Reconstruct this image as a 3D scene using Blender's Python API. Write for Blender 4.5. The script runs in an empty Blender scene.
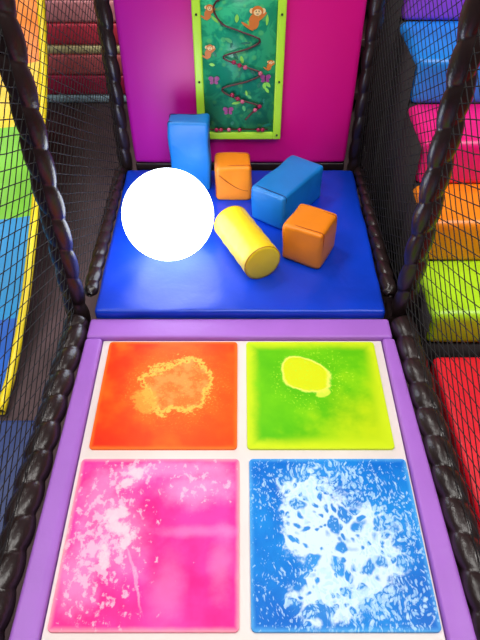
import bpy, bmesh, math, random
from mathutils import Vector, Matrix, noise
random.seed(7)
S = bpy.context.scene
S.view_settings.view_transform = 'Standard'
S.view_settings.look = 'None'
COL = S.collection

# ------------------------------------------------------------ helpers
def lin(c):
    c = c/255.0
    return c/12.92 if c <= 0.04045 else ((c+0.055)/1.055)**2.4
def rgb(r, g, b): return (lin(r), lin(g), lin(b), 1.0)

def new_mat(name):
    m = bpy.data.materials.new(name); m.use_nodes = True
    nt = m.node_tree
    return m, nt, nt.nodes['Principled BSDF']

def vinyl(name, col, rough=0.42, bump=0.15, scale=60, var=0.12, spec=0.5, wrinkle=0.0):
    m, nt, b = new_mat(name)
    tc = nt.nodes.new('ShaderNodeTexCoord')
    n = nt.nodes.new('ShaderNodeTexNoise'); n.inputs['Scale'].default_value = 5
    n.inputs['Detail'].default_value = 4
    nt.links.new(tc.outputs['Object'], n.inputs['Vector'])
    cr = nt.nodes.new('ShaderNodeValToRGB')
    cr.color_ramp.elements[0].position = 0.3; cr.color_ramp.elements[1].position = 0.7
    cr.color_ramp.elements[0].color = tuple(c*(1-var) for c in col[:3])+(1,)
    cr.color_ramp.elements[1].color = tuple(min(1, c*(1+var)) for c in col[:3])+(1,)
    nt.links.new(n.outputs['Fac'], cr.inputs['Fac'])
    nt.links.new(cr.outputs['Color'], b.inputs['Base Color'])
    n2 = nt.nodes.new('ShaderNodeTexNoise'); n2.inputs['Scale'].default_value = scale
    n2.inputs['Detail'].default_value = 3
    nt.links.new(tc.outputs['Object'], n2.inputs['Vector'])
    bp = nt.nodes.new('ShaderNodeBump'); bp.inputs['Strength'].default_value = bump
    bp.inputs['Distance'].default_value = 0.004
    nt.links.new(n2.outputs['Fac'], bp.inputs['Height'])
    last = bp
    if wrinkle > 0:
        n3 = nt.nodes.new('ShaderNodeTexNoise'); n3.inputs['Scale'].default_value = 7
        n3.inputs['Detail'].default_value = 2; n3.inputs['Distortion'].default_value = 0.6
        nt.links.new(tc.outputs['Object'], n3.inputs['Vector'])
        b2 = nt.nodes.new('ShaderNodeBump'); b2.inputs['Strength'].default_value = wrinkle
        b2.inputs['Distance'].default_value = 0.03
        nt.links.new(n3.outputs['Fac'], b2.inputs['Height'])
        nt.links.new(bp.outputs['Normal'], b2.inputs['Normal'])
        last = b2
    nt.links.new(last.outputs['Normal'], b.inputs['Normal'])
    b.inputs['Roughness'].default_value = rough
    b.inputs['Specular IOR Level'].default_value = spec
    return m

def mesh_obj(name, verts, faces, mat=None, smooth=True, parent=None, loc=(0,0,0), rot=(0,0,0)):
    me = bpy.data.meshes.new(name); me.from_pydata(verts, [], faces); me.update()
    o = bpy.data.objects.new(name, me); COL.objects.link(o)
    if mat: me.materials.append(mat)
    if smooth: me.polygons.foreach_set('use_smooth', [True]*len(me.polygons))
    o.location = loc; o.rotation_euler = rot
    if parent: o.parent = parent
    return o

def empty(name, loc=(0,0,0)):
    e = bpy.data.objects.new(name, None); COL.objects.link(e); e.location = loc
    e.empty_display_size = 0.1
    return e

def box(name, size, loc=(0,0,0), mat=None, bevel=0.0, seg=3, rot=(0,0,0), parent=None, puff=0.0, cuts=0, jit=0.0, warp=None):
    bm = bmesh.new(); bmesh.ops.create_cube(bm, size=1)
    bmesh.ops.scale(bm, vec=size, verts=bm.verts)
    if bevel > 0:
        bmesh.ops.bevel(bm, geom=bm.edges[:], offset=bevel, segments=seg, profile=0.6, affect='EDGES')
    if cuts > 0:
        for ax in range(3):
            n = max(1, int(cuts*size[ax]/max(size)))
            for i in range(1, n+1):
                co = [0,0,0]; no = [0,0,0]; no[ax] = 1
                co[ax] = -size[ax]/2 + bevel + (size[ax]-2*bevel)*i/(n+1)
                bmesh.ops.bisect_plane(bm, geom=bm.verts[:]+bm.edges[:]+bm.faces[:], plane_co=co, plane_no=no)
    if puff or jit:
        bm.normal_update()
        hs = [s/2 for s in size]
        for v in bm.verts:
            c = v.co.copy()
            q = [abs(c[i])/hs[i] for i in range(3)]
            for ax in range(3):
                o = [i for i in range(3) if i != ax]
                if q[ax] > 0.9:
                    f = max(0, 1-q[o[0]]**4)*max(0, 1-q[o[1]]**4)
                    v.co[ax] += math.copysign(puff*f, c[ax])
            if jit:
                p = Vector(c)*9 + Vector(loc)*3
                v.co += v.normal*noise.noise(p)*jit
    if warp:
        for v in bm.verts: warp(v.co)
    me = bpy.data.meshes.new(name); bm.to_mesh(me); bm.free()
    if mat: me.materials.append(mat)
    me.polygons.foreach_set('use_smooth', [True]*len(me.polygons))
    o = bpy.data.objects.new(name, me); COL.objects.link(o)
    o.location = loc; o.rotation_euler = rot
    if parent: o.parent = parent
    return o

def tube_path(name, pts, r, mat, parent=None, nseg=10, closed=False):
    pts = [Vector(p) for p in pts]; vs = []; fs = []
    n = len(pts); up = Vector((0,0,1))
    for i, p in enumerate(pts):
        a = pts[(i-1) % n] if (closed or i > 0) else p
        b = pts[(i+1) % n] if (closed or i < n-1) else p
        d = (b-a).normalized()
        s = d.cross(up)
        if s.length < 0.05: s = d.cross(Vector((1,0,0)))
        s.normalize(); t = s.cross(d)
        for k in range(nseg):
            an = 2*math.pi*k/nseg
            vs.append(p + (s*math.cos(an)+t*math.sin(an))*r)
    m = n if closed else n-1
    for i in range(m):
        for k in range(nseg):
            a = i*nseg+k; b = i*nseg+(k+1) % nseg
            c = ((i+1) % n)*nseg+(k+1) % nseg; d = ((i+1) % n)*nseg+k
            fs.append((a,b,c,d))
    if not closed:
        fs.append(tuple(range(nseg))); fs.append(tuple((n-1)*nseg+k for k in range(nseg)))
    return mesh_obj(name, vs, fs, mat, parent=parent)

def padded_tube(name, p0, p1, r, mat, pitch=0.12, depth=0.26, hand=1):
    """foam-sleeved pipe bound with a spiral of tape: bulges and helical creases"""
    p0 = Vector(p0); p1 = Vector(p1); L = (p1-p0).length; d = (p1-p0).normalized()
    s = d.cross(Vector((0,0,1)))
    if s.length < 0.05: s = Vector((1,0,0))
    s.normalize(); t = s.cross(d)
    n = int(L/0.007); K = 32; vs = []; fs = []
    for i in range(n+1):
        u = L*i/n
        end = min(1, (min(u, L-u)+0.004)/0.03)**0.5
        for k in range(K):
            an = 2*math.pi*k/K
            ph = u/pitch + hand*(k/K)
            w = abs(math.sin(math.pi*ph))**0.55
            nz = noise.noise(Vector((u*9, math.cos(an)*1.2, math.sin(an)*1.2+p0.x*5)))*0.07
            rr = r*((1-depth)+depth*w+nz)*end
            vs.append(p0+d*u+(s*math.cos(an)+t*math.sin(an))*rr)
    for i in range(n):
        for k in range(K):
            fs.append((i*K+k, i*K+(k+1)%K, (i+1)*K+(k+1)%K, (i+1)*K+k))
    fs.append(tuple(range(K))); fs.append(tuple(n*K+k for k in range(K)))
    return mesh_obj(name, vs, fs, mat)

def net(name, origin, uvec, vvec, W, H, a, b, mat, r=0.0018, sag=0.02):
    origin = Vector(origin); uv = Vector(uvec).normalized(); vv = Vector(vvec).normalized()
    nn = uv.cross(vv); vs = []; fs = []
    def P(s, t):
        z = sag*math.sin(math.pi*s/W)*math.sin(math.pi*t/H)
        w = 0.008*noise.noise(Vector((s*6, t*6, 3)))
        return origin+uv*(s+w)+vv*(t-w)+nn*z
    def strand(s0,t0,s1,t1):
        L = math.hypot(s1-s0, t1-t0)
        if L < 0.01: return
        n = max(1, int(L/0.12)); base = len(vs)
        dr = (uv*(s1-s0)+vv*(t1-t0)).normalized(); sd = dr.cross(nn)
        for i in range(n+1):
            f = i/n; p = P(s0+(s1-s0)*f, t0+(t1-t0)*f)
            for q in range(4):
                an = math.pi/2*q
                vs.append(p+(sd*math.cos(an)+nn*math.sin(an))*r)
        for i in range(n):
            for q in range(4):
                fs.append((base+i*4+q, base+i*4+(q+1)%4, base+(i+1)*4+(q+1)%4, base+(i+1)*4+q))
    kmax = int(W/a+H/b)+1
    for k in range(-kmax, kmax+1):
        for sg in (1,-1):
            c = a*k; m = sg*a/b
            t0, t1 = 0.0, H
            lo = (0-c)/m; hi = (W-c)/m
            if lo > hi: lo, hi = hi, lo
            t0 = max(t0, lo); t1 = min(t1, hi)
            if t1 > t0: strand(c+m*t0, t0, c+m*t1, t1)
    for (s0,t0,s1,t1) in ((0,0,W,0),(W,0,W,H),(W,H,0,H),(0,H,0,0)):
        strand(s0,t0,s1,t1)
    return mesh_obj(name, vs, fs, mat, smooth=False)

# ------------------------------------------------------------ node maths
class NM:
    def __init__(s, nt): s.nt = nt; s.N = nt.nodes; s.L = nt.links
    def _in(s, sock, v):
        if isinstance(v, (int, float)): sock.default_value = v
        elif isinstance(v, tuple): sock.default_value = v
        else: s.L.new(v, sock)
    def m(s, op, a, b=0.0, c=None, clamp=False):
        n = s.N.new('ShaderNodeMath'); n.operation = op; n.use_clamp = clamp
        s._in(n.inputs[0], a); s._in(n.inputs[1], b)
        if c is not None: s._in(n.inputs[2], c)
        return n.outputs[0]
    def add(s,a,b): return s.m('ADD',a,b)
    def sub(s,a,b): return s.m('SUBTRACT',a,b)
    def mul(s,a,b): return s.m('MULTIPLY',a,b)
    def mx(s,a,b): return s.m('MAXIMUM',a,b)
    def mn(s,a,b): return s.m('MINIMUM',a,b)
    def step(s, v, t, soft):
        n = s.N.new('ShaderNodeMapRange'); n.interpolation_type = 'SMOOTHSTEP'
        s._in(n.inputs['Value'], v)
        n.inputs['From Min'].default_value = t-soft; n.inputs['From Max'].default_value = t+soft
        return n.outputs['Result']
    def inv(s, a): return s.sub(1.0, a)
    def mix(s, f, a, b):
        n = s.N.new('ShaderNodeMix'); n.data_type = 'RGBA'
        s._in(n.inputs['Factor'], f)
        s._in(n.inputs[6], a); s._in(n.inputs[7], b)
        return n.outputs[2]
    def coords(s, sx, sy):
        tc = s.N.new('ShaderNodeTexCoord'); sp = s.N.new('ShaderNodeSeparateXYZ')
        s.L.new(tc.outputs['Object'], sp.inputs[0])
        x = s.add(s.mul(sp.outputs[0], 1.0/sx), 0.5); y = s.add(s.mul(sp.outputs[1], 1.0/sy), 0.5)
        return x, y
    def vec(s, x, y, z=0.0):
        n = s.N.new('ShaderNodeCombineXYZ'); s._in(n.inputs[0], x); s._in(n.inputs[1], y); s._in(n.inputs[2], z)
        return n.outputs[0]
    def noise(s, v, scale, detail=4, rough=0.5, dist=0.0):
        n = s.N.new('ShaderNodeTexNoise'); s.L.new(v, n.inputs['Vector'])
        n.inputs['Scale'].default_value = scale; n.inputs['Detail'].default_value = detail
        n.inputs['Roughness'].default_value = rough; n.inputs['Distortion'].default_value = dist
        return n.outputs['Fac']
    def voro(s, v, scale, feature='F1', rnd=1.0, smooth=None):
        n = s.N.new('ShaderNodeTexVoronoi'); s.L.new(v, n.inputs['Vector']); n.feature = feature
        n.inputs['Scale'].default_value = scale; n.inputs['Randomness'].default_value = rnd
        if smooth is not None: n.inputs['Smoothness'].default_value = smooth
        return n.outputs['Distance']
    def blob(s, x, y, cx, cy, rx, ry, ang=0.0):
        dx = s.sub(x, cx); dy = s.sub(y, cy)
        if ang:
            ca, sa = math.cos(ang), math.sin(ang)
            dx, dy = s.add(s.mul(dx, ca), s.mul(dy, sa)), s.sub(s.mul(dy, ca), s.mul(dx, sa))
        dx = s.mul(dx, 1/rx); dy = s.mul(dy, 1/ry)
        return s.sub(1.0, s.m('SQRT', s.add(s.mul(dx,dx), s.mul(dy,dy))))
    def edge(s, x, y):
        return s.mn(s.mn(x, s.sub(1.0, x)), s.mn(y, s.sub(1.0, y)))

def tile_mat(name, kind, sx, sy):
    m, nt, b = new_mat(name); q = NM(nt)
    x, y = q.coords(sx, sy); v = q.vec(x, y)
    wob = q.sub(q.noise(v, 5, 5, .6), .5)
    fine = q.sub(q.noise(v, 28, 6, .7), .5)
    e = q.edge(x, y)
    if kind == 'orange':
        base = q.mix(q.step(q.add(q.blob(x,y,.75,.5,1.0,.9), q.mul(wob,.6)), .35, .4), rgb(222,34,4), rgb(242,76,8))
        base = q.mix(q.step(q.add(q.noise(v,3,3,.5), 0.0), .56, .12), base, rgb(246,98,16))
        halo = q.step(q.add(q.blob(x,y,.55,.56,.42,.42), q.mul(wob,1.2)), .12, .3)
        base = q.mix(q.mul(halo,.7), base, rgb(248,98,16))
        f = q.add(q.add(q.blob(x,y,.57,.56,.25,.25), q.mul(wob,1.2)), q.mul(fine,.8))
        inner = q.mix(q.step(q.noise(v,9,4,.6), .5, .1), rgb(242,112,36), rgb(248,142,66))
        base = q.mix(q.step(f, .0, .08), base, inner)
        rim = q.sub(1.0, q.step(q.m('ABSOLUTE', q.sub(f, .03)), .07, .065))
        base = q.mix(q.mul(rim,.85), base, rgb(255,192,80))
        f2 = q.add(q.add(q.blob(x,y,.34,.42,.10,.13), q.mul(wob,1.2)), q.mul(fine,1.6))
        base = q.mix(q.mul(q.step(f2,.15,.2),.75), base, rgb(250,156,54))
        sp = q.noise(v, 60, 3, .6, .4)
        reg = q.step(q.add(q.blob(x,y,.55,.52,.45,.42), q.mul(wob,1.0)), .25, .3)
        base = q.mix(q.mul(q.mul(q.step(sp,.61,.04), reg),.5), base, rgb(255,170,70))
        base = q.mix(q.sub(1.0, q.step(q.add(e,q.mul(wob,.03)), .015, .02)), base, rgb(248,112,26))
    elif kind == 'green':
        base = q.mix(q.step(q.add(q.noise(v,2.5,4,.5), 0.0), .5, .2), rgb(78,178,8), rgb(112,198,12))
        warm = q.step(q.add(q.sub(q.mul(x,.9), q.mul(y,.75)), q.mul(wob,.8)), .42, .35)
        base = q.mix(q.mul(warm,.85), base, rgb(196,214,16))
        base = q.mix(q.sub(1.0, q.step(q.add(e,q.mul(wob,.10)), .06, .05)), base, rgb(196,218,26))
        wob2 = q.sub(q.noise(v, 4, 1, .4), .5)
        f = q.add(q.add(q.blob(x,y,.46,.66,.19,.155,-.5), q.mul(wob2,1.1)), q.mul(fine,.3))
        base = q.mix(q.step(f, .0, .05), base, rgb(206,216,22))
        rim = q.sub(1.0, q.step(q.m('ABSOLUTE', f), .06, .055))
        base = q.mix(q.mul(rim,.75), base, rgb(234,236,104))
        f2 = q.add(q.blob(x,y,.56,.48,.055,.03,.4), q.mul(wob2,.7))
        base = q.mix(q.mul(q.step(f2,.0,.1),.8), base, rgb(216,228,70))
        sp = q.noise(v, 55, 2, .5, .3)
        reg = q.step(q.add(q.blob(x,y,.5,.62,.4,.36), q.mul(wob,1.0)), .25, .25)
        base = q.mix(q.mul(q.mul(q.step(sp,.64,.04), reg),.7), base, rgb(190,226,60))
    elif kind == 'pink':
        base = q.mix(q.step(q.noise(v,2.6,4,.55), .48, .18), rgb(238,18,130), rgb(246,58,164))
        for (cx,cy,rx,ry,k) in ((.72,.78,.26,.10,.7),(.55,.93,.4,.05,.6),(.76,.53,.24,.04,.4),(.35,.88,.14,.07,.6),(.9,.35,.07,.2,.35),(.86,.90,.14,.12,.5),(.60,.22,.10,.2,.3),(.15,.75,.12,.2,.6),(.12,.3,.12,.25,.6),(.30,.5,.2,.25,.5)):
            g = q.add(q.blob(x,y,cx,cy,rx,ry), q.mul(wob,1.8))
            base = q.mix(q.mul(q.step(g,.2,.6), k), base, rgb(249,150,206))
        fl = q.noise(q.vec(x, q.mul(y,.8)), 22, 5, .62, .2)
        dens = q.mx(q.mx(q.blob(x,y,.20,.45,.30,.56), q.blob(x,y,.32,.9,.22,.16)), q.mul(q.blob(x,y,.74,.82,.26,.14),.7))
        dens = q.m('MAXIMUM', dens, -.6)
        base = q.mix(q.mul(q.step(q.add(fl, q.mul(dens,.19)), .64, .055),.75), base, rgb(252,186,212))
        for (cx,cy,rx,ry,an) in ((.27,.64,.09,.04,.3),(.30,.55,.11,.04,-.5),(.36,.48,.08,.035,.9),(.36,.90,.05,.05,0),(.30,.83,.06,.03,.6),(.24,.36,.04,.09,.2)):
            g = q.add(q.add(q.blob(x,y,cx,cy,rx,ry,an), q.mul(wob,2.2)), q.mul(fine,2.2))
            base = q.mix(q.mul(q.step(g,.2,.3),.85), base, rgb(252,200,214))
        g = q.blob(x,y,q.add(.42,q.mul(wob,.08)),.28,.010,.2,.35)
        base = q.mix(q.mul(q.step(g,.1,.3),.5), base, rgb(253,170,208))
        base = q.mix(q.mul(q.sub(1.0, q.step(q.add(e,q.mul(wob,.03)), .012, .02)),.7), base, rgb(250,180,180))
    else:
        base = q.mix(q.step(q.noise(v,2.4,4,.5), .5, .16), rgb(0,98,194), rgb(18,130,214))
        wx = q.add(x, q.mul(q.sub(q.noise(v,6,3,.5),.5), .14)); wy = q.add(y, q.mul(q.sub(q.noise(q.vec(y,x,2.0),6,3,.5),.5), .14))
        wv = q.vec(wx, wy)
        D = q.mx(q.mx(q.blob(x,y,.42,.57,.24,.38,.2), q.blob(x,y,.64,.42,.26,.28)), q.mx(q.blob(x,y,.34,.80,.18,.11), q.blob(x,y,.42,.20,.22,.18)))
        Dn = q.add(D, q.mul(wob,1.6))
        base = q.mix(q.mul(q.step(Dn, .15, .45),.35), base, rgb(84,170,230))
        # foam with rounded blue bubbles
        b1 = q.voro(wv, 9, 'SMOOTH_F1', 1.0, .18)
        b2 = q.voro(q.vec(wy, wx, 3.0), 20, 'SMOOTH_F1', 1.0, .15)
        Dc = q.m('MAXIMUM', q.mn(Dn, .6), -.4)
        bub = q.mn(q.step(q.add(b1, q.mul(Dc,.26)), .50, .07), q.step(q.add(b2, q.mul(Dc,.30)), .47, .10))
        foam = q.mul(q.step(q.add(Dn, q.mul(fine,.9)), .06, .18), bub)
        base = q.mix(q.mul(foam,.88), base, rgb(214,232,244))
        # droplets: small round dots, stretched towards the near edge
        dr = q.voro(q.vec(q.mul(wx,1.25), q.mul(wy,.75)), 44, 'F1')
        dz = q.m('MAXIMUM', q.add(q.mx(q.mx(q.blob(x,y,.62,.16,.6,.30), q.blob(x,y,.45,.80,.5,.26)), q.blob(x,y,.80,.5,.24,.5)), q.mul(wob,1.2)), -.2)
        dots = q.inv(q.step(q.sub(dr, q.mul(dz,.34)), .20, .08))
        base = q.mix(q.mul(dots,.6), base, rgb(170,212,240))
        sp = q.noise(q.vec(q.mul(wx,1.4), q.mul(wy,.7)), 30, 3, .6, .2)
        base = q.mix(q.mul(q.step(q.add(sp, q.mul(dz,.12)), .64, .05),.65), base, rgb(190,222,244))
        base = q.mix(q.mul(q.sub(1.0, q.step(q.add(e,q.mul(wob,.05)), .012, .02)),.6), base, rgb(100,186,236))
    nt.links.new(base, b.inputs['Base Color'])
    b.inputs['Roughness'].default_value = 0.4
    b.inputs['Specular IOR Level'].default_value = 0.2
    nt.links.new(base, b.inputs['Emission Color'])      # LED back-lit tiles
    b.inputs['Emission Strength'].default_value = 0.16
    return m

# ------------------------------------------------------------ materials
M_black = vinyl('black_foam_vinyl', rgb(40,29,29), rough=.30, bump=.25, scale=90, var=.3)
M_dark = vinyl('black_fabric', rgb(30,22,25), rough=.8, bump=.2, var=.3)
M_net = vinyl('net_cord', rgb(12,10,12), rough=.8, bump=0)
M_purple = vinyl('purple_vinyl', rgb(170,106,208), rough=.45, wrinkle=.12, var=.05)
M_blue = vinyl('blue_mat_vinyl', rgb(2,60,200), rough=.36, wrinkle=.12, var=.08)
M_bluef = vinyl('blue_foam_vinyl', rgb(16,122,204), rough=.42, wrinkle=.12)
M_orange = vinyl('orange_foam_vinyl', rgb(245,138,20), rough=.42, wrinkle=.12)
M_yellow = vinyl('yellow_foam_vinyl', rgb(252,212,30), rough=.42, wrinkle=.12)
M_white = vinyl('white_tray', rgb(232,220,216), rough=.4, bump=.05, var=.03)
M_seam = vinyl('seam_dark', rgb(6,30,90), rough=.6)
M_oseam = vinyl('seam_orange', rgb(186,88,8), rough=.6)
M_lime = vinyl('lime_frame', rgb(190,244,60), rough=.35, bump=.03, var=.04)
M_bolt = vinyl('bolt', rgb(30,40,40), rough=.3)
M_floor = vinyl('dark_carpet', rgb(92,72,76), rough=.9, bump=.6, scale=120, var=.3)
M_walld = vinyl('dark_wall', rgb(44,34,40), rough=.9)
M_ceil = vinyl('ceiling_paint', rgb(160,156,160), rough=.9)
M_navy = vinyl('navy_mat', rgb(24,52,116), rough=.5, wrinkle=.1)

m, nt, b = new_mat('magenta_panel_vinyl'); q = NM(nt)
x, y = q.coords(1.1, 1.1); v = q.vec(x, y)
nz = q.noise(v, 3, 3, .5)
base = q.mix(q.step(q.add(x, q.mul(q.sub(nz,.5),.15)), .24, .38), rgb(178,20,164), rgb(226,8,136))  # single vinyl; bluish bounce light from the left painted in as purple
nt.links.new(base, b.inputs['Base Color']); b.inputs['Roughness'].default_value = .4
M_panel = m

# ------------------------------------------------------------ room shell
FZ = -0.25; CZ = 3.3
box('floor', (9, 10, .1), (0, 2.5, FZ-.05), M_floor)
box('ceiling', (9, 10, .1), (0, 2.5, CZ+.05), M_ceil)
box('wall_back', (9, .1, CZ-FZ), (0, 7.55, (CZ+FZ)/2), M_walld)
box('wall_front', (9, .1, CZ-FZ), (0, -2.55, (CZ+FZ)/2), M_walld)
box('wall_left', (.1, 10, CZ-FZ), (-4.55, 2.5, (CZ+FZ)/2), M_walld)
box('wall_right', (.1, 10, CZ-FZ), (4.55, 2.5, (CZ+FZ)/2), M_walld)

# ------------------------------------------------------------ front platform with tiles (slightly wider at the near end)
plat = empty('padded_platform', (0, 1.07, 0))
def flare(cx, cy, k=.028):
    def f(co):
        X = co.x+cx; Y = co.y+cy
        g = k*max(0, (.72-Y)/1.1)
        if X > .565: co.x += g*1.1
        elif X < -.545: co.x -= g*.55
    return f
box('platform_base', (1.20, 1.46, .21), (0, 0, -.145), M_black, .01, parent=plat)
box('pad_rear', (1.20, .105, .05), (-.002, .675, -.012), M_purple, .014, 4, parent=plat)
box('pad_left', (.064, 1.33, .05), (-.570, -.045, -.012), M_purple, .014, 4, parent=plat, warp=flare(-.570,-.045), cuts=10)
box('pad_right', (.045, 1.33, .05), (.5785, -.045, -.012), M_purple, .014, 4, parent=plat, warp=flare(.5785,-.045), cuts=10)
box('pad_front', (1.085, .14, .05), (.008, -.64, -.012), M_purple, .014, 4, parent=plat)

tray = empty('liquid_tile_tray', (.009, 1.14, 0))
TX0, TX1, TY0, TY1 = -.536, .554, .575, 1.690
box('tray_plate', (TX1-TX0-.002, TY1-TY0-.002, .028), (0, (TY0+TY1)/2-1.14, -.018), M_white, .004, parent=tray)
def tile(name, kind, x0, x1, y0, y1):
    cx, cy = (x0+x1)/2, (y0+y1)/2; sx, sy = x1-x0, y1-y0
    bm = bmesh.new(); bmesh.ops.create_cube(bm, size=1); bmesh.ops.scale(bm, vec=(sx,sy,.008), verts=bm.verts)
    ve = [e for e in bm.edges if abs(e.verts[0].co.z-e.verts[1].co.z) > .004]
    bmesh.ops.bevel(bm, geom=ve, offset=.014, segments=6, profile=.5, affect='EDGES')
    te = [e for e in bm.edges if all(v.co.z > .003 for v in e.verts)]
    bmesh.ops.bevel(bm, geom=te, offset=.002, segments=2, profile=.5, affect='EDGES')
    me = bpy.data.meshes.new(name); bm.to_mesh(me); bm.free()
    me.materials.append(tile_mat(kind+'_liquid_gel', kind, sx, sy))
    o = bpy.data.objects.new(name, me); COL.objects.link(o); o.location = (cx, cy, .0005)
    return o
tile('liquid_floor_tile', 'orange', -.507, -.010, 1.186, 1.676)
tile('liquid_floor_tile.001', 'green', .024, .520, 1.186, 1.676)
tile('liquid_floor_tile.002', 'pink', -.522, -.002, .606, 1.148)
tile('liquid_floor_tile.003', 'blue', .030, .546, .606, 1.148)

# ------------------------------------------------------------ rear platform and blue mat
box('rear_platform', (1.17, 1.03, .23), (0, 2.335, -.135), M_black, .01)
mat = empty('foam_floor_mat', (0, 2.335, .01))
box('mat_body', (1.172, 1.055, .056), (0, 0, .003), M_blue, .018, 4, parent=mat, cuts=40, jit=.005)
tube_path('mat_piping', [(-.575,-.5285,-.008)]+[(-.575+1.15*i/40, -.529+.0015*math.sin(i*2.1), -.008) for i in range(1,40)]+[(.575,-.5285,-.008)], .003, M_seam, parent=mat, nseg=6)

# ------------------------------------------------------------ padded wall panel
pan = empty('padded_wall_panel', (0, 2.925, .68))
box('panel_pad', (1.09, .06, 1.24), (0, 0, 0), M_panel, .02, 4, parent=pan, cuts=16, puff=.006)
box('panel_foot', (1.09, .05, .045), (0, 0, -.648), M_black, .01, parent=pan)

# ------------------------------------------------------------ bead maze board
maze = empty('bead_maze_board', (-.004, 2.872, .658))
BW, BH = .41, .89
FW = .038
box('frame_left', (FW, .022, BH), (-BW/2+FW/2, 0, 0), M_lime, .006, parent=maze)
box('frame_right', (FW, .022, BH), (BW/2-FW/2, 0, 0), M_lime, .006, parent=maze)
box('frame_bottom', (BW-2*FW, .022, FW), (0, 0, -BH/2+FW/2), M_lime, .006, parent=maze)
box('frame_top', (BW-2*FW, .022, FW), (0, 0, BH/2-FW/2), M_lime, .006, parent=maze)
m, nt, b = new_mat('jungle_print'); q = NM(nt)
tc = nt.nodes.new('ShaderNodeTexCoord'); v = tc.outputs['Object']
n1 = q.noise(v, 12, 4, .6, 1.0)
base = q.mix(q.step(n1, .5, .06), rgb(26,150,116), rgb(54,184,132))
vo = q.voro(v, 22); base = q.mix(q.mul(q.sub(1.0,q.step(vo,.25,.06)),.5), base, rgb(104,206,122))
nt.links.new(base, b.inputs['Base Color']); b.inputs['Roughness'].default_value = .3
M_print = m
box('print_board', (BW-2*FW+.004, .012, BH-2*FW+.004), (0, .003, 0), M_print, 0, parent=maze)
for sx in (-1,1):
    for z in (-.42, -.15, .15, .42):
        o = tube_path('bolt', [(sx*(BW/2-FW/2), -.016, z), (sx*(BW/2-FW/2), -.009, z)], .005, M_bolt, parent=maze)
C_brown = vinyl('print_monkey', rgb(214,120,44), bump=0); C_cream = vinyl('print_cream', rgb(250,212,150), bump=0)
C_leaf = vinyl('print_leaf', rgb(140,222,84), bump=0); C_pur = vinyl('print_purple', rgb(150,60,130), bump=0)
C_leaf2 = vinyl('print_leaf_dark', rgb(20,122,98), bump=0)
C_path = vinyl('print_path', rgb(80,186,114), bump=0)
C_dk = vinyl('print_dark', rgb(14,30,36), bump=0); C_red = vinyl('bead_magenta', rgb(160,28,72), rough=.25, bump=0)
C_trk = vinyl('track_brown', rgb(84,38,44), rough=.35, bump=0)
LY = [-.0035]
def disc(name, x, z, rx, rz, mat, n=20, ang=0, leaf=False):
    LY[0] -= .00004
    vs = []
    for i in range(n):
        a = 2*math.pi*i/n
        px = rx*math.cos(a); pz = rz*math.sin(a)
        if leaf: pz *= abs(math.sin(a))**.6
        vs.append((x+px*math.cos(ang)-pz*math.sin(ang), LY[0], z+px*math.sin(ang)+pz*math.cos(ang)))
    return mesh_obj(name, vs, [tuple(range(n))], mat, smooth=False, parent=maze)
def P(px, py):
    return ((px-240)*.0046+.002, .222+(136-py)*.0047-.658)
def monkey(px, py, s=1.0):
    x, z = P(px, py)
    disc('monkey_body', x-.012*s, z-.035*s, .018*s, .026*s, C_brown)
    disc('monkey_arm', x+.012*s, z-.02*s, .026*s, .006*s, C_brown, ang=.7)
    disc('monkey_tail', x-.035*s, z-.05*s, .026*s, .005*s, C_brown, ang=-.6)
    for k in (-1,1): disc('monkey_ear', x+k*.02*s, z+.002, .008*s, .009*s, C_cream)
    disc('monkey_head', x, z, .02*s, .018*s, C_brown)
    disc('monkey_face', x, z-.004*s, .014*s, .011*s, C_cream)
    for k in (-1,1): disc('monkey_eye', x+k*.005*s, z, .002*s, .0028*s, C_dk, n=8)
    disc('monkey_mouth', x, z-.009*s, .005*s, .0014*s, C_dk, n=8)
for i in range(44):
    px = random.uniform(205,274); py = random.uniform(-40,124)
    x,z = P(px,py); x = max(-.135, min(.135, x))
    disc('leaf', x, z, random.uniform(.012,.024), random.uniform(.005,.009), random.choice([C_leaf,C_leaf2,C_leaf2,C_path]), ang=random.uniform(0,3.1), leaf=True)
for (px,py,s) in ((212,6,.8),(257,9,1.25),(211,42,.8),(271,56,.6)): monkey(px,py,s)
def butterfly(px,py):
    x,z = P(px,py)
    for k in (-1,1):
        disc('butterfly_wing', x+k*.013, z+.008, .013, .011, C_pur, ang=k*.5)
        disc('butterfly_wing', x+k*.010, z-.010, .010, .008, C_pur, ang=-k*.5)
    disc('butterfly_body', x, z, .003, .015, C_dk)
for p in ((214,74),(266,72),(228,106)): butterfly(*p)
trk = [(222,-30),(262,-18),(216,0),(220,18),(240,26),(262,34),(250,42),(222,50),(240,58),(264,66),(250,74),(220,82),(236,92),(262,100),(254,108),(246,116)]
tp = []
pts2 = [P(*p) for p in trk]
def cat(a,b_,c,d,t): return .5*((2*b_)+(-a+c)*t+(2*a-5*b_+4*c-d)*t*t+(-a+3*b_-3*c+d)*t**3)
for i in range(len(pts2)-1):
    a = pts2[max(i-1,0)]; b_ = pts2[i]; c = pts2[i+1]; d = pts2[min(i+2,len(pts2)-1)]
    for k in range(7):
        t = k/7; tp.append((cat(a[0],b_[0],c[0],d[0],t)*.9, -.014, cat(a[1],b_[1],c[1],d[1],t)))
tube_path('maze_track', tp, .0042, C_trk, parent=maze, nseg=8)
tube_path('bead_rail', [(P(208,126)[0], -.014, P(0,126)[1]), (P(270,126)[0], -.014, P(0,126)[1])], .003, C_trk, parent=maze, nseg=8)
M_beadw = vinyl('bead_pink', rgb(196,90,120), rough=.25, bump=0)
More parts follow.
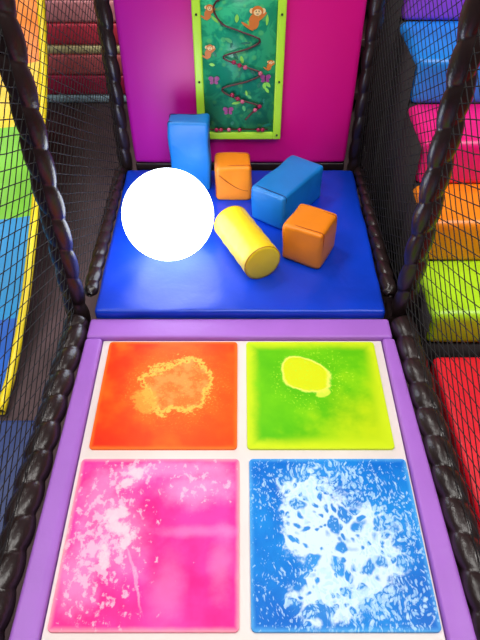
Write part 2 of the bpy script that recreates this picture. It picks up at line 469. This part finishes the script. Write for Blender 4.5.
def bead(px, py, mat, r=.0105):
    X,Z = P(px,py); X = max(-.145, min(.145, X*.95))
    bm = bmesh.new(); bmesh.ops.create_uvsphere(bm, u_segments=16, v_segments=10, radius=r)
    bmesh.ops.scale(bm, vec=(1,.7,1), verts=bm.verts)
    me = bpy.data.meshes.new('bead'); bm.to_mesh(me); bm.free(); me.materials.append(mat)
    me.polygons.foreach_set('use_smooth', [True]*len(me.polygons))
    o = bpy.data.objects.new('bead', me); COL.objects.link(o); o.location = (X, -.018, Z); o.parent = maze
for i,(px,py) in enumerate([(240,58),(234,55),(246,60),(232,88),(238,92),(243,95),(214,126),(219,126),(228,126),(240,126),(262,100),(257,104),(266,126),(261,126),(262,66)]):
    bead(px, py, (C_red, C_red, M_beadw)[i%3])

# ------------------------------------------------------------ soft blocks on the mat
MZ = .0425
def foam_block(name, size, cx, cy, ang, mat, seam, bevel=.016):
    e = empty(name, (cx, cy, MZ+size[2]/2)); e.rotation_euler = (0,0,ang)
    box('cover', size, (0,0,0), mat, bevel, 4, parent=e, cuts=9, puff=.004, jit=.008)
    sx, sy, sz = [s/2 for s in size]
    for yy in (-sy+bevel*1.2, sy-bevel*1.2):
        pts = []
        rr = bevel*.9
        for (ax,az,a0) in ((sx-rr, sz-rr, 0),(-sx+rr, sz-rr, 90),(-sx+rr,-sz+rr,180),(sx-rr,-sz+rr,270)):
            for j in range(5):
                a = math.radians(a0+90*j/4); pts.append((ax+rr*math.cos(a)*1.02, yy, az+rr*math.sin(a)*1.02))
        tube_path('edge_seam', pts, .0020, seam, parent=e, nseg=6, closed=True)
    return e
foam_block('foam_block', (.185,.10,.355), -.240, 2.725, math.radians(-2), M_bluef, M_seam, .012)
b1 = foam_block('foam_block.001', (.168,.15,.180), -.034, 2.655, math.radians(3), M_orange, M_oseam, .018)
tube_path('zip_line', [(-.07+.14*i/14, -.0795, .055-.09*math.sin(i/14*1.5)) for i in range(15)], .0016, M_oseam, parent=b1, nseg=6)
foam_block('foam_block.002', (.176,.345,.172), .224, 2.528, math.radians(54.2-90), M_bluef, M_seam)
foam_block('foam_block.003', (.178,.187,.178), .300, 2.183, math.radians(-27), M_orange, M_oseam, .018)

cyl = empty('foam_cylinder', (.027, 2.152, MZ+.082)); cyl.rotation_euler = (0,0,math.radians(25))
R, Lh, bv = .082, .162, .012
prof = [(0.0,-Lh-.004),(R*.5,-Lh-.003)]
for i in range(6):
    a = math.pi/2*i/5; prof.append((R-bv+bv*math.sin(a), -Lh+bv-bv*math.cos(a)))
for i in range(1,12): prof.append((R+.0015*math.sin(i*2.3), -Lh+bv+(2*Lh-2*bv)*i/12))
for i in range(6):
    a = math.pi/2*i/5; prof.append((R-bv+bv*math.cos(a), Lh-bv+bv*math.sin(a)))
prof += [(R*.5,Lh+.003),(0.0,Lh+.004)]
K = 48; vs=[]; fs=[]
for (r,yy) in prof:
    for k in range(K):
        a = 2*math.pi*k/K; vs.append((max(r,.0001)*math.cos(a), yy, max(r,.0001)*math.sin(a)))
for i in range(len(prof)-1):
    for k in range(K): fs.append((i*K+k,(i+1)*K+k,(i+1)*K+(k+1)%K,i*K+(k+1)%K))
mesh_obj('cylinder_cover', vs, fs, M_yellow, parent=cyl)
M_yseam = vinyl('seam_yellow', rgb(206,150,10), rough=.6)
for yy in (-Lh+.006, Lh-.006):
    tube_path('end_seam', [((R-.001)*math.cos(2*math.pi*i/48), yy, (R-.001)*math.sin(2*math.pi*i/48)) for i in range(48)], .0025, M_yseam, parent=cyl, nseg=6, closed=True)

# ------------------------------------------------------------ glowing ball
ball = empty('light_up_ball', (-.303, 2.190, MZ+.193))
bm = bmesh.new(); bmesh.ops.create_uvsphere(bm, u_segments=64, v_segments=40, radius=.193)
me = bpy.data.meshes.new('glow_shell'); bm.to_mesh(me); bm.free()
me.polygons.foreach_set('use_smooth', [True]*len(me.polygons))
m, nt, b = new_mat('glowing_plastic'); q = NM(nt)
tc = nt.nodes.new('ShaderNodeTexCoord'); n1 = q.noise(tc.outputs['Object'], 4, 2, .5)
nt.links.new(q.mix(n1, rgb(226,238,255), rgb(234,243,255)), b.inputs['Emission Color'])
b.inputs['Base Color'].default_value = (.5,.5,.52,1); b.inputs['Emission Strength'].default_value = 6.5
b.inputs['Roughness'].default_value = .5; b.inputs['Specular IOR Level'].default_value = .2
me.materials.append(m)
o = bpy.data.objects.new('glow_shell', me); COL.objects.link(o); o.parent = ball
tube_path('charging_base', [(0,0,-.1915),(0,0,-.185)], .035, M_white, parent=ball, nseg=24)

# ------------------------------------------------------------ padded posts and rails
for i, sx in enumerate((-1, 1)):
    padded_tube('padded_post'+('' if i==0 else '.001'), (sx*.670,1.862,FZ), (sx*.670,1.862,2.6), .047, M_black, pitch=.14, hand=sx)
    padded_tube('padded_post'+('.002' if i==0 else '.003'), (sx*.603,2.93,FZ), (sx*.603,2.93,2.6), .038, M_black, hand=sx)
    padded_tube('padded_rail'+('' if i==0 else '.001'), (sx*.690,.15,-.002), (sx*.655,1.808,-.002), .050, M_black, pitch=.115, hand=-sx)
    padded_tube('padded_rail'+('.002' if i==0 else '.003'), (sx*.622,1.915,.03), (sx*.622,2.89,.03), .031, M_black, pitch=.085, hand=-sx)
    padded_tube('padded_post'+('.004' if i==0 else '.005'), (sx*.690,.08,FZ), (sx*.690,.08,2.6), .047, M_black, pitch=.14, hand=sx)

# ------------------------------------------------------------ safety nets
net('safety_net', (-.690,.14,.05), (.016,1,0), (0,0,1), 1.67, 2.4, .10, .050, M_net, r=.0018)
net('safety_net.001', (.690,.14,.05), (-.016,1,0), (0,0,1), 1.67, 2.4, .10, .050, M_net, r=.0018, sag=-.02)
net('safety_net.002', (-.655,1.91,.065), (.045,1,0), (0,0,1), .98, 2.4, .065, .042, M_net, r=.0015, sag=0.0)
net('safety_net.003', (.655,1.91,.065), (-.045,1,0), (0,0,1), .98, 2.4, .065, .042, M_net, r=.0015, sag=0.0)

# ------------------------------------------------------------ padded stairs, right
st = empty('padded_stairs', (1.335, 1.7, FZ))
cols = [None, rgb(176,226,30), rgb(254,138,20), rgb(236,20,124), rgb(30,138,236), rgb(160,74,214)]
ys = [None, 1.71, 2.02, 2.286, 2.605, 3.02, 3.4]
tops = [None, .12, .32, .52, .72, .92]
X0 = -.595
for i in range(1,6):
    y0, y1 = ys[i], ys[i+1]; z = tops[i]
    mt = vinyl('stair_vinyl_%d' % i, cols[i], rough=.38, wrinkle=.12, bump=.1)
    hh = .2 if i > 1 else .17
    box('step_tread_%d' % i, (1.25, y1-y0+.03, hh), (X0+.625, (y0+y1)/2-1.7+.015, z-hh/2-FZ), mt, .035, 5, parent=st, cuts=12, puff=.006)
    box('step_support_%d' % i, (1.25, y1-y0-.002, z-hh-FZ-.001), (X0+.625, (y0+y1)/2-1.7, (z-hh-FZ)/2), M_dark, parent=st)
    box('step_side_%d' % i, (.006, y1-y0-.001, z-FZ-.03), (X0-.008, (y0+y1)/2-1.7+.005, (z-FZ-.03)/2+.001), M_dark, parent=st)
box('crash_mat', (1.25, 1.45, .20), (1.382, .93, -.15), vinyl('red_vinyl', rgb(228,20,42), rough=.42, wrinkle=.12), .03, 4, cuts=14, puff=.005)

# ------------------------------------------------------------ rainbow slide, left
sl = empty('rainbow_slide', (-1.245, 2.4, 0))
prof = [(1.50,-.225),(1.66,-.215),(1.85,-.17),(2.05,-.10),(2.25,.0),(2.45,.11),(2.65,.23),(2.85,.37),(3.0,.50),(3.12,.64),(3.22,.80),(3.30,.98),(3.40,1.15)]
def samp(prof, n):
    out=[]
    for i in range(len(prof)-1):
        for k in range(n):
            f=k/n; out.append((prof[i][0]*(1-f)+prof[i+1][0]*f, prof[i][1]*(1-f)+prof[i+1][1]*f))
    out.append(prof[-1]); return out
sp = samp(prof, 4)
bandc = [(1.92,rgb(40,100,200)),(2.40,rgb(46,150,214)),(2.80,rgb(124,202,50)),(3.03,rgb(248,206,40)),(3.20,rgb(250,136,30)),(9,rgb(230,50,54))]
bm_ = [vinyl('slide_band_%d'%i, c, rough=.35, wrinkle=.1) for i,(yy,c) in enumerate(bandc)]
vs=[];fs=[];mi=[]
xw = [-.28,-.2,-.1,0,.1,.2,.28]
for (yy,zz) in sp:
    for j,xx in enumerate(xw): vs.append((xx, yy-2.4, zz-.03*(1-(xx/.28)**2)))
nx=len(xw); off=len(vs)
for (yy,zz) in sp:
    for xx in xw: vs.append((xx, yy-2.4+.012, zz-.03*(1-(xx/.28)**2)-.02))
for i in range(len(sp)-1):
    k = next(j for j,(t,c) in enumerate(bandc) if sp[i][0] < t)
    for j in range(nx-1):
        a=i*nx+j
        fs.append((a,a+1,a+nx+1,a+nx)); mi.append(k)
        fs.append((off+a,off+a+nx,off+a+nx+1,off+a+1)); mi.append(len(bandc))
o = mesh_obj('slide_bed', vs, fs, None, parent=sl)
for mm in bm_: o.data.materials.append(mm)
o.data.materials.append(M_black); o.data.polygons.foreach_set('material_index', mi)
M_rim = vinyl('yellow_rim', rgb(250,218,30), rough=.4)
for sx in (-1,1):
    tube_path('slide_rim', [(sx*.30, yy-2.4, zz+.012) for (yy,zz) in sp], .020, M_rim, parent=sl, nseg=14)
for sx in (-.24,-.1):
    tube_path('slide_leg', [(sx, .98, FZ+.001), (sx, .98, 1.0)], .025, M_black, parent=sl, nseg=14)
box('slide_deck', (.6,.5,.05), (0, 1.26, 1.12), M_black, .01, parent=sl)
for sx in (-.27,-.13):
    tube_path('deck_leg', [(sx, 1.45, FZ+.001), (sx, 1.45, 1.1)], .03, M_black, parent=sl, nseg=14)
box('floor_mat', (.85, 1.15, .05), (-1.165, .88, FZ+.026), M_navy, .015, 3)

# ------------------------------------------------------------ coloured padded barrier behind, left
bar = empty('padded_barrier', (-1.5, 4.3, FZ))
cc = [rgb(190,230,250), rgb(210,50,96), rgb(252,120,126), rgb(252,236,170), rgb(246,70,96), rgb(254,160,166), rgb(252,224,100), rgb(236,60,100)]
z = .002
for i,c in enumerate(cc):
    hgt = .06 if i in (0,3,6) else .14
    box('barrier_roll_%d'%i, (1.9,.22,hgt-.003), (0,0,z+hgt/2), vinyl('barrier_%d'%i, c, wrinkle=.12), .022, 3, parent=bar)
    z += hgt
sh = empty('play_frame_shelf', (1.0, 4.3, FZ))
for i in range(5):
    box('shelf_deck_%d'%i, (1.2,.5,.06), (0,0,.12+i*.35), vinyl('shelf_%d'%i, rgb(80,54,58)), .015, parent=sh)
for sx in (-.57,.57):
    box('shelf_upright', (.05,.5,1.66), (sx*1.1,0,.831), M_black, .01, parent=sh)

# ------------------------------------------------------------ ceiling light, plus added fill lights
def area(name, loc, size, power, col=(1,.98,.94)):
    l = bpy.data.lights.new(name, 'AREA'); l.shape='RECTANGLE'; l.size=size[0]; l.size_y=size[1]; l.energy=power; l.color=col
    o = bpy.data.objects.new(name, l); COL.objects.link(o); o.location = loc; return o
area('ceiling_light', (0.1,.35,CZ-.03), (1.8,1.4), 68)
area('stairs_fill_light', (1.9,1.2,CZ-.03), (1.2,1.6), 80)  # fill added to brighten the dim stair side
area('left_fill_light', (-1.9,1.6,CZ-.03), (1.2,1.6), 65)  # fill added to brighten the dim left side
area('barrier_fill_light', (-1.0,3.25,CZ-.03), (.8,.5), 50)  # extra fill, put in to lift the dark barrier
w = bpy.data.worlds.new('world'); S.world = w; w.use_nodes = True
w.node_tree.nodes['Background'].inputs[0].default_value = (.5,.5,.55,1)
w.node_tree.nodes['Background'].inputs[1].default_value = .4

cam = bpy.data.cameras.new('camera'); cam.lens = 36*630/640; cam.sensor_width = 36
co = bpy.data.objects.new('camera', cam); COL.objects.link(co)
co.location = (0,0,1.8); co.rotation_euler = (math.radians(45),0,0)
S.camera = co
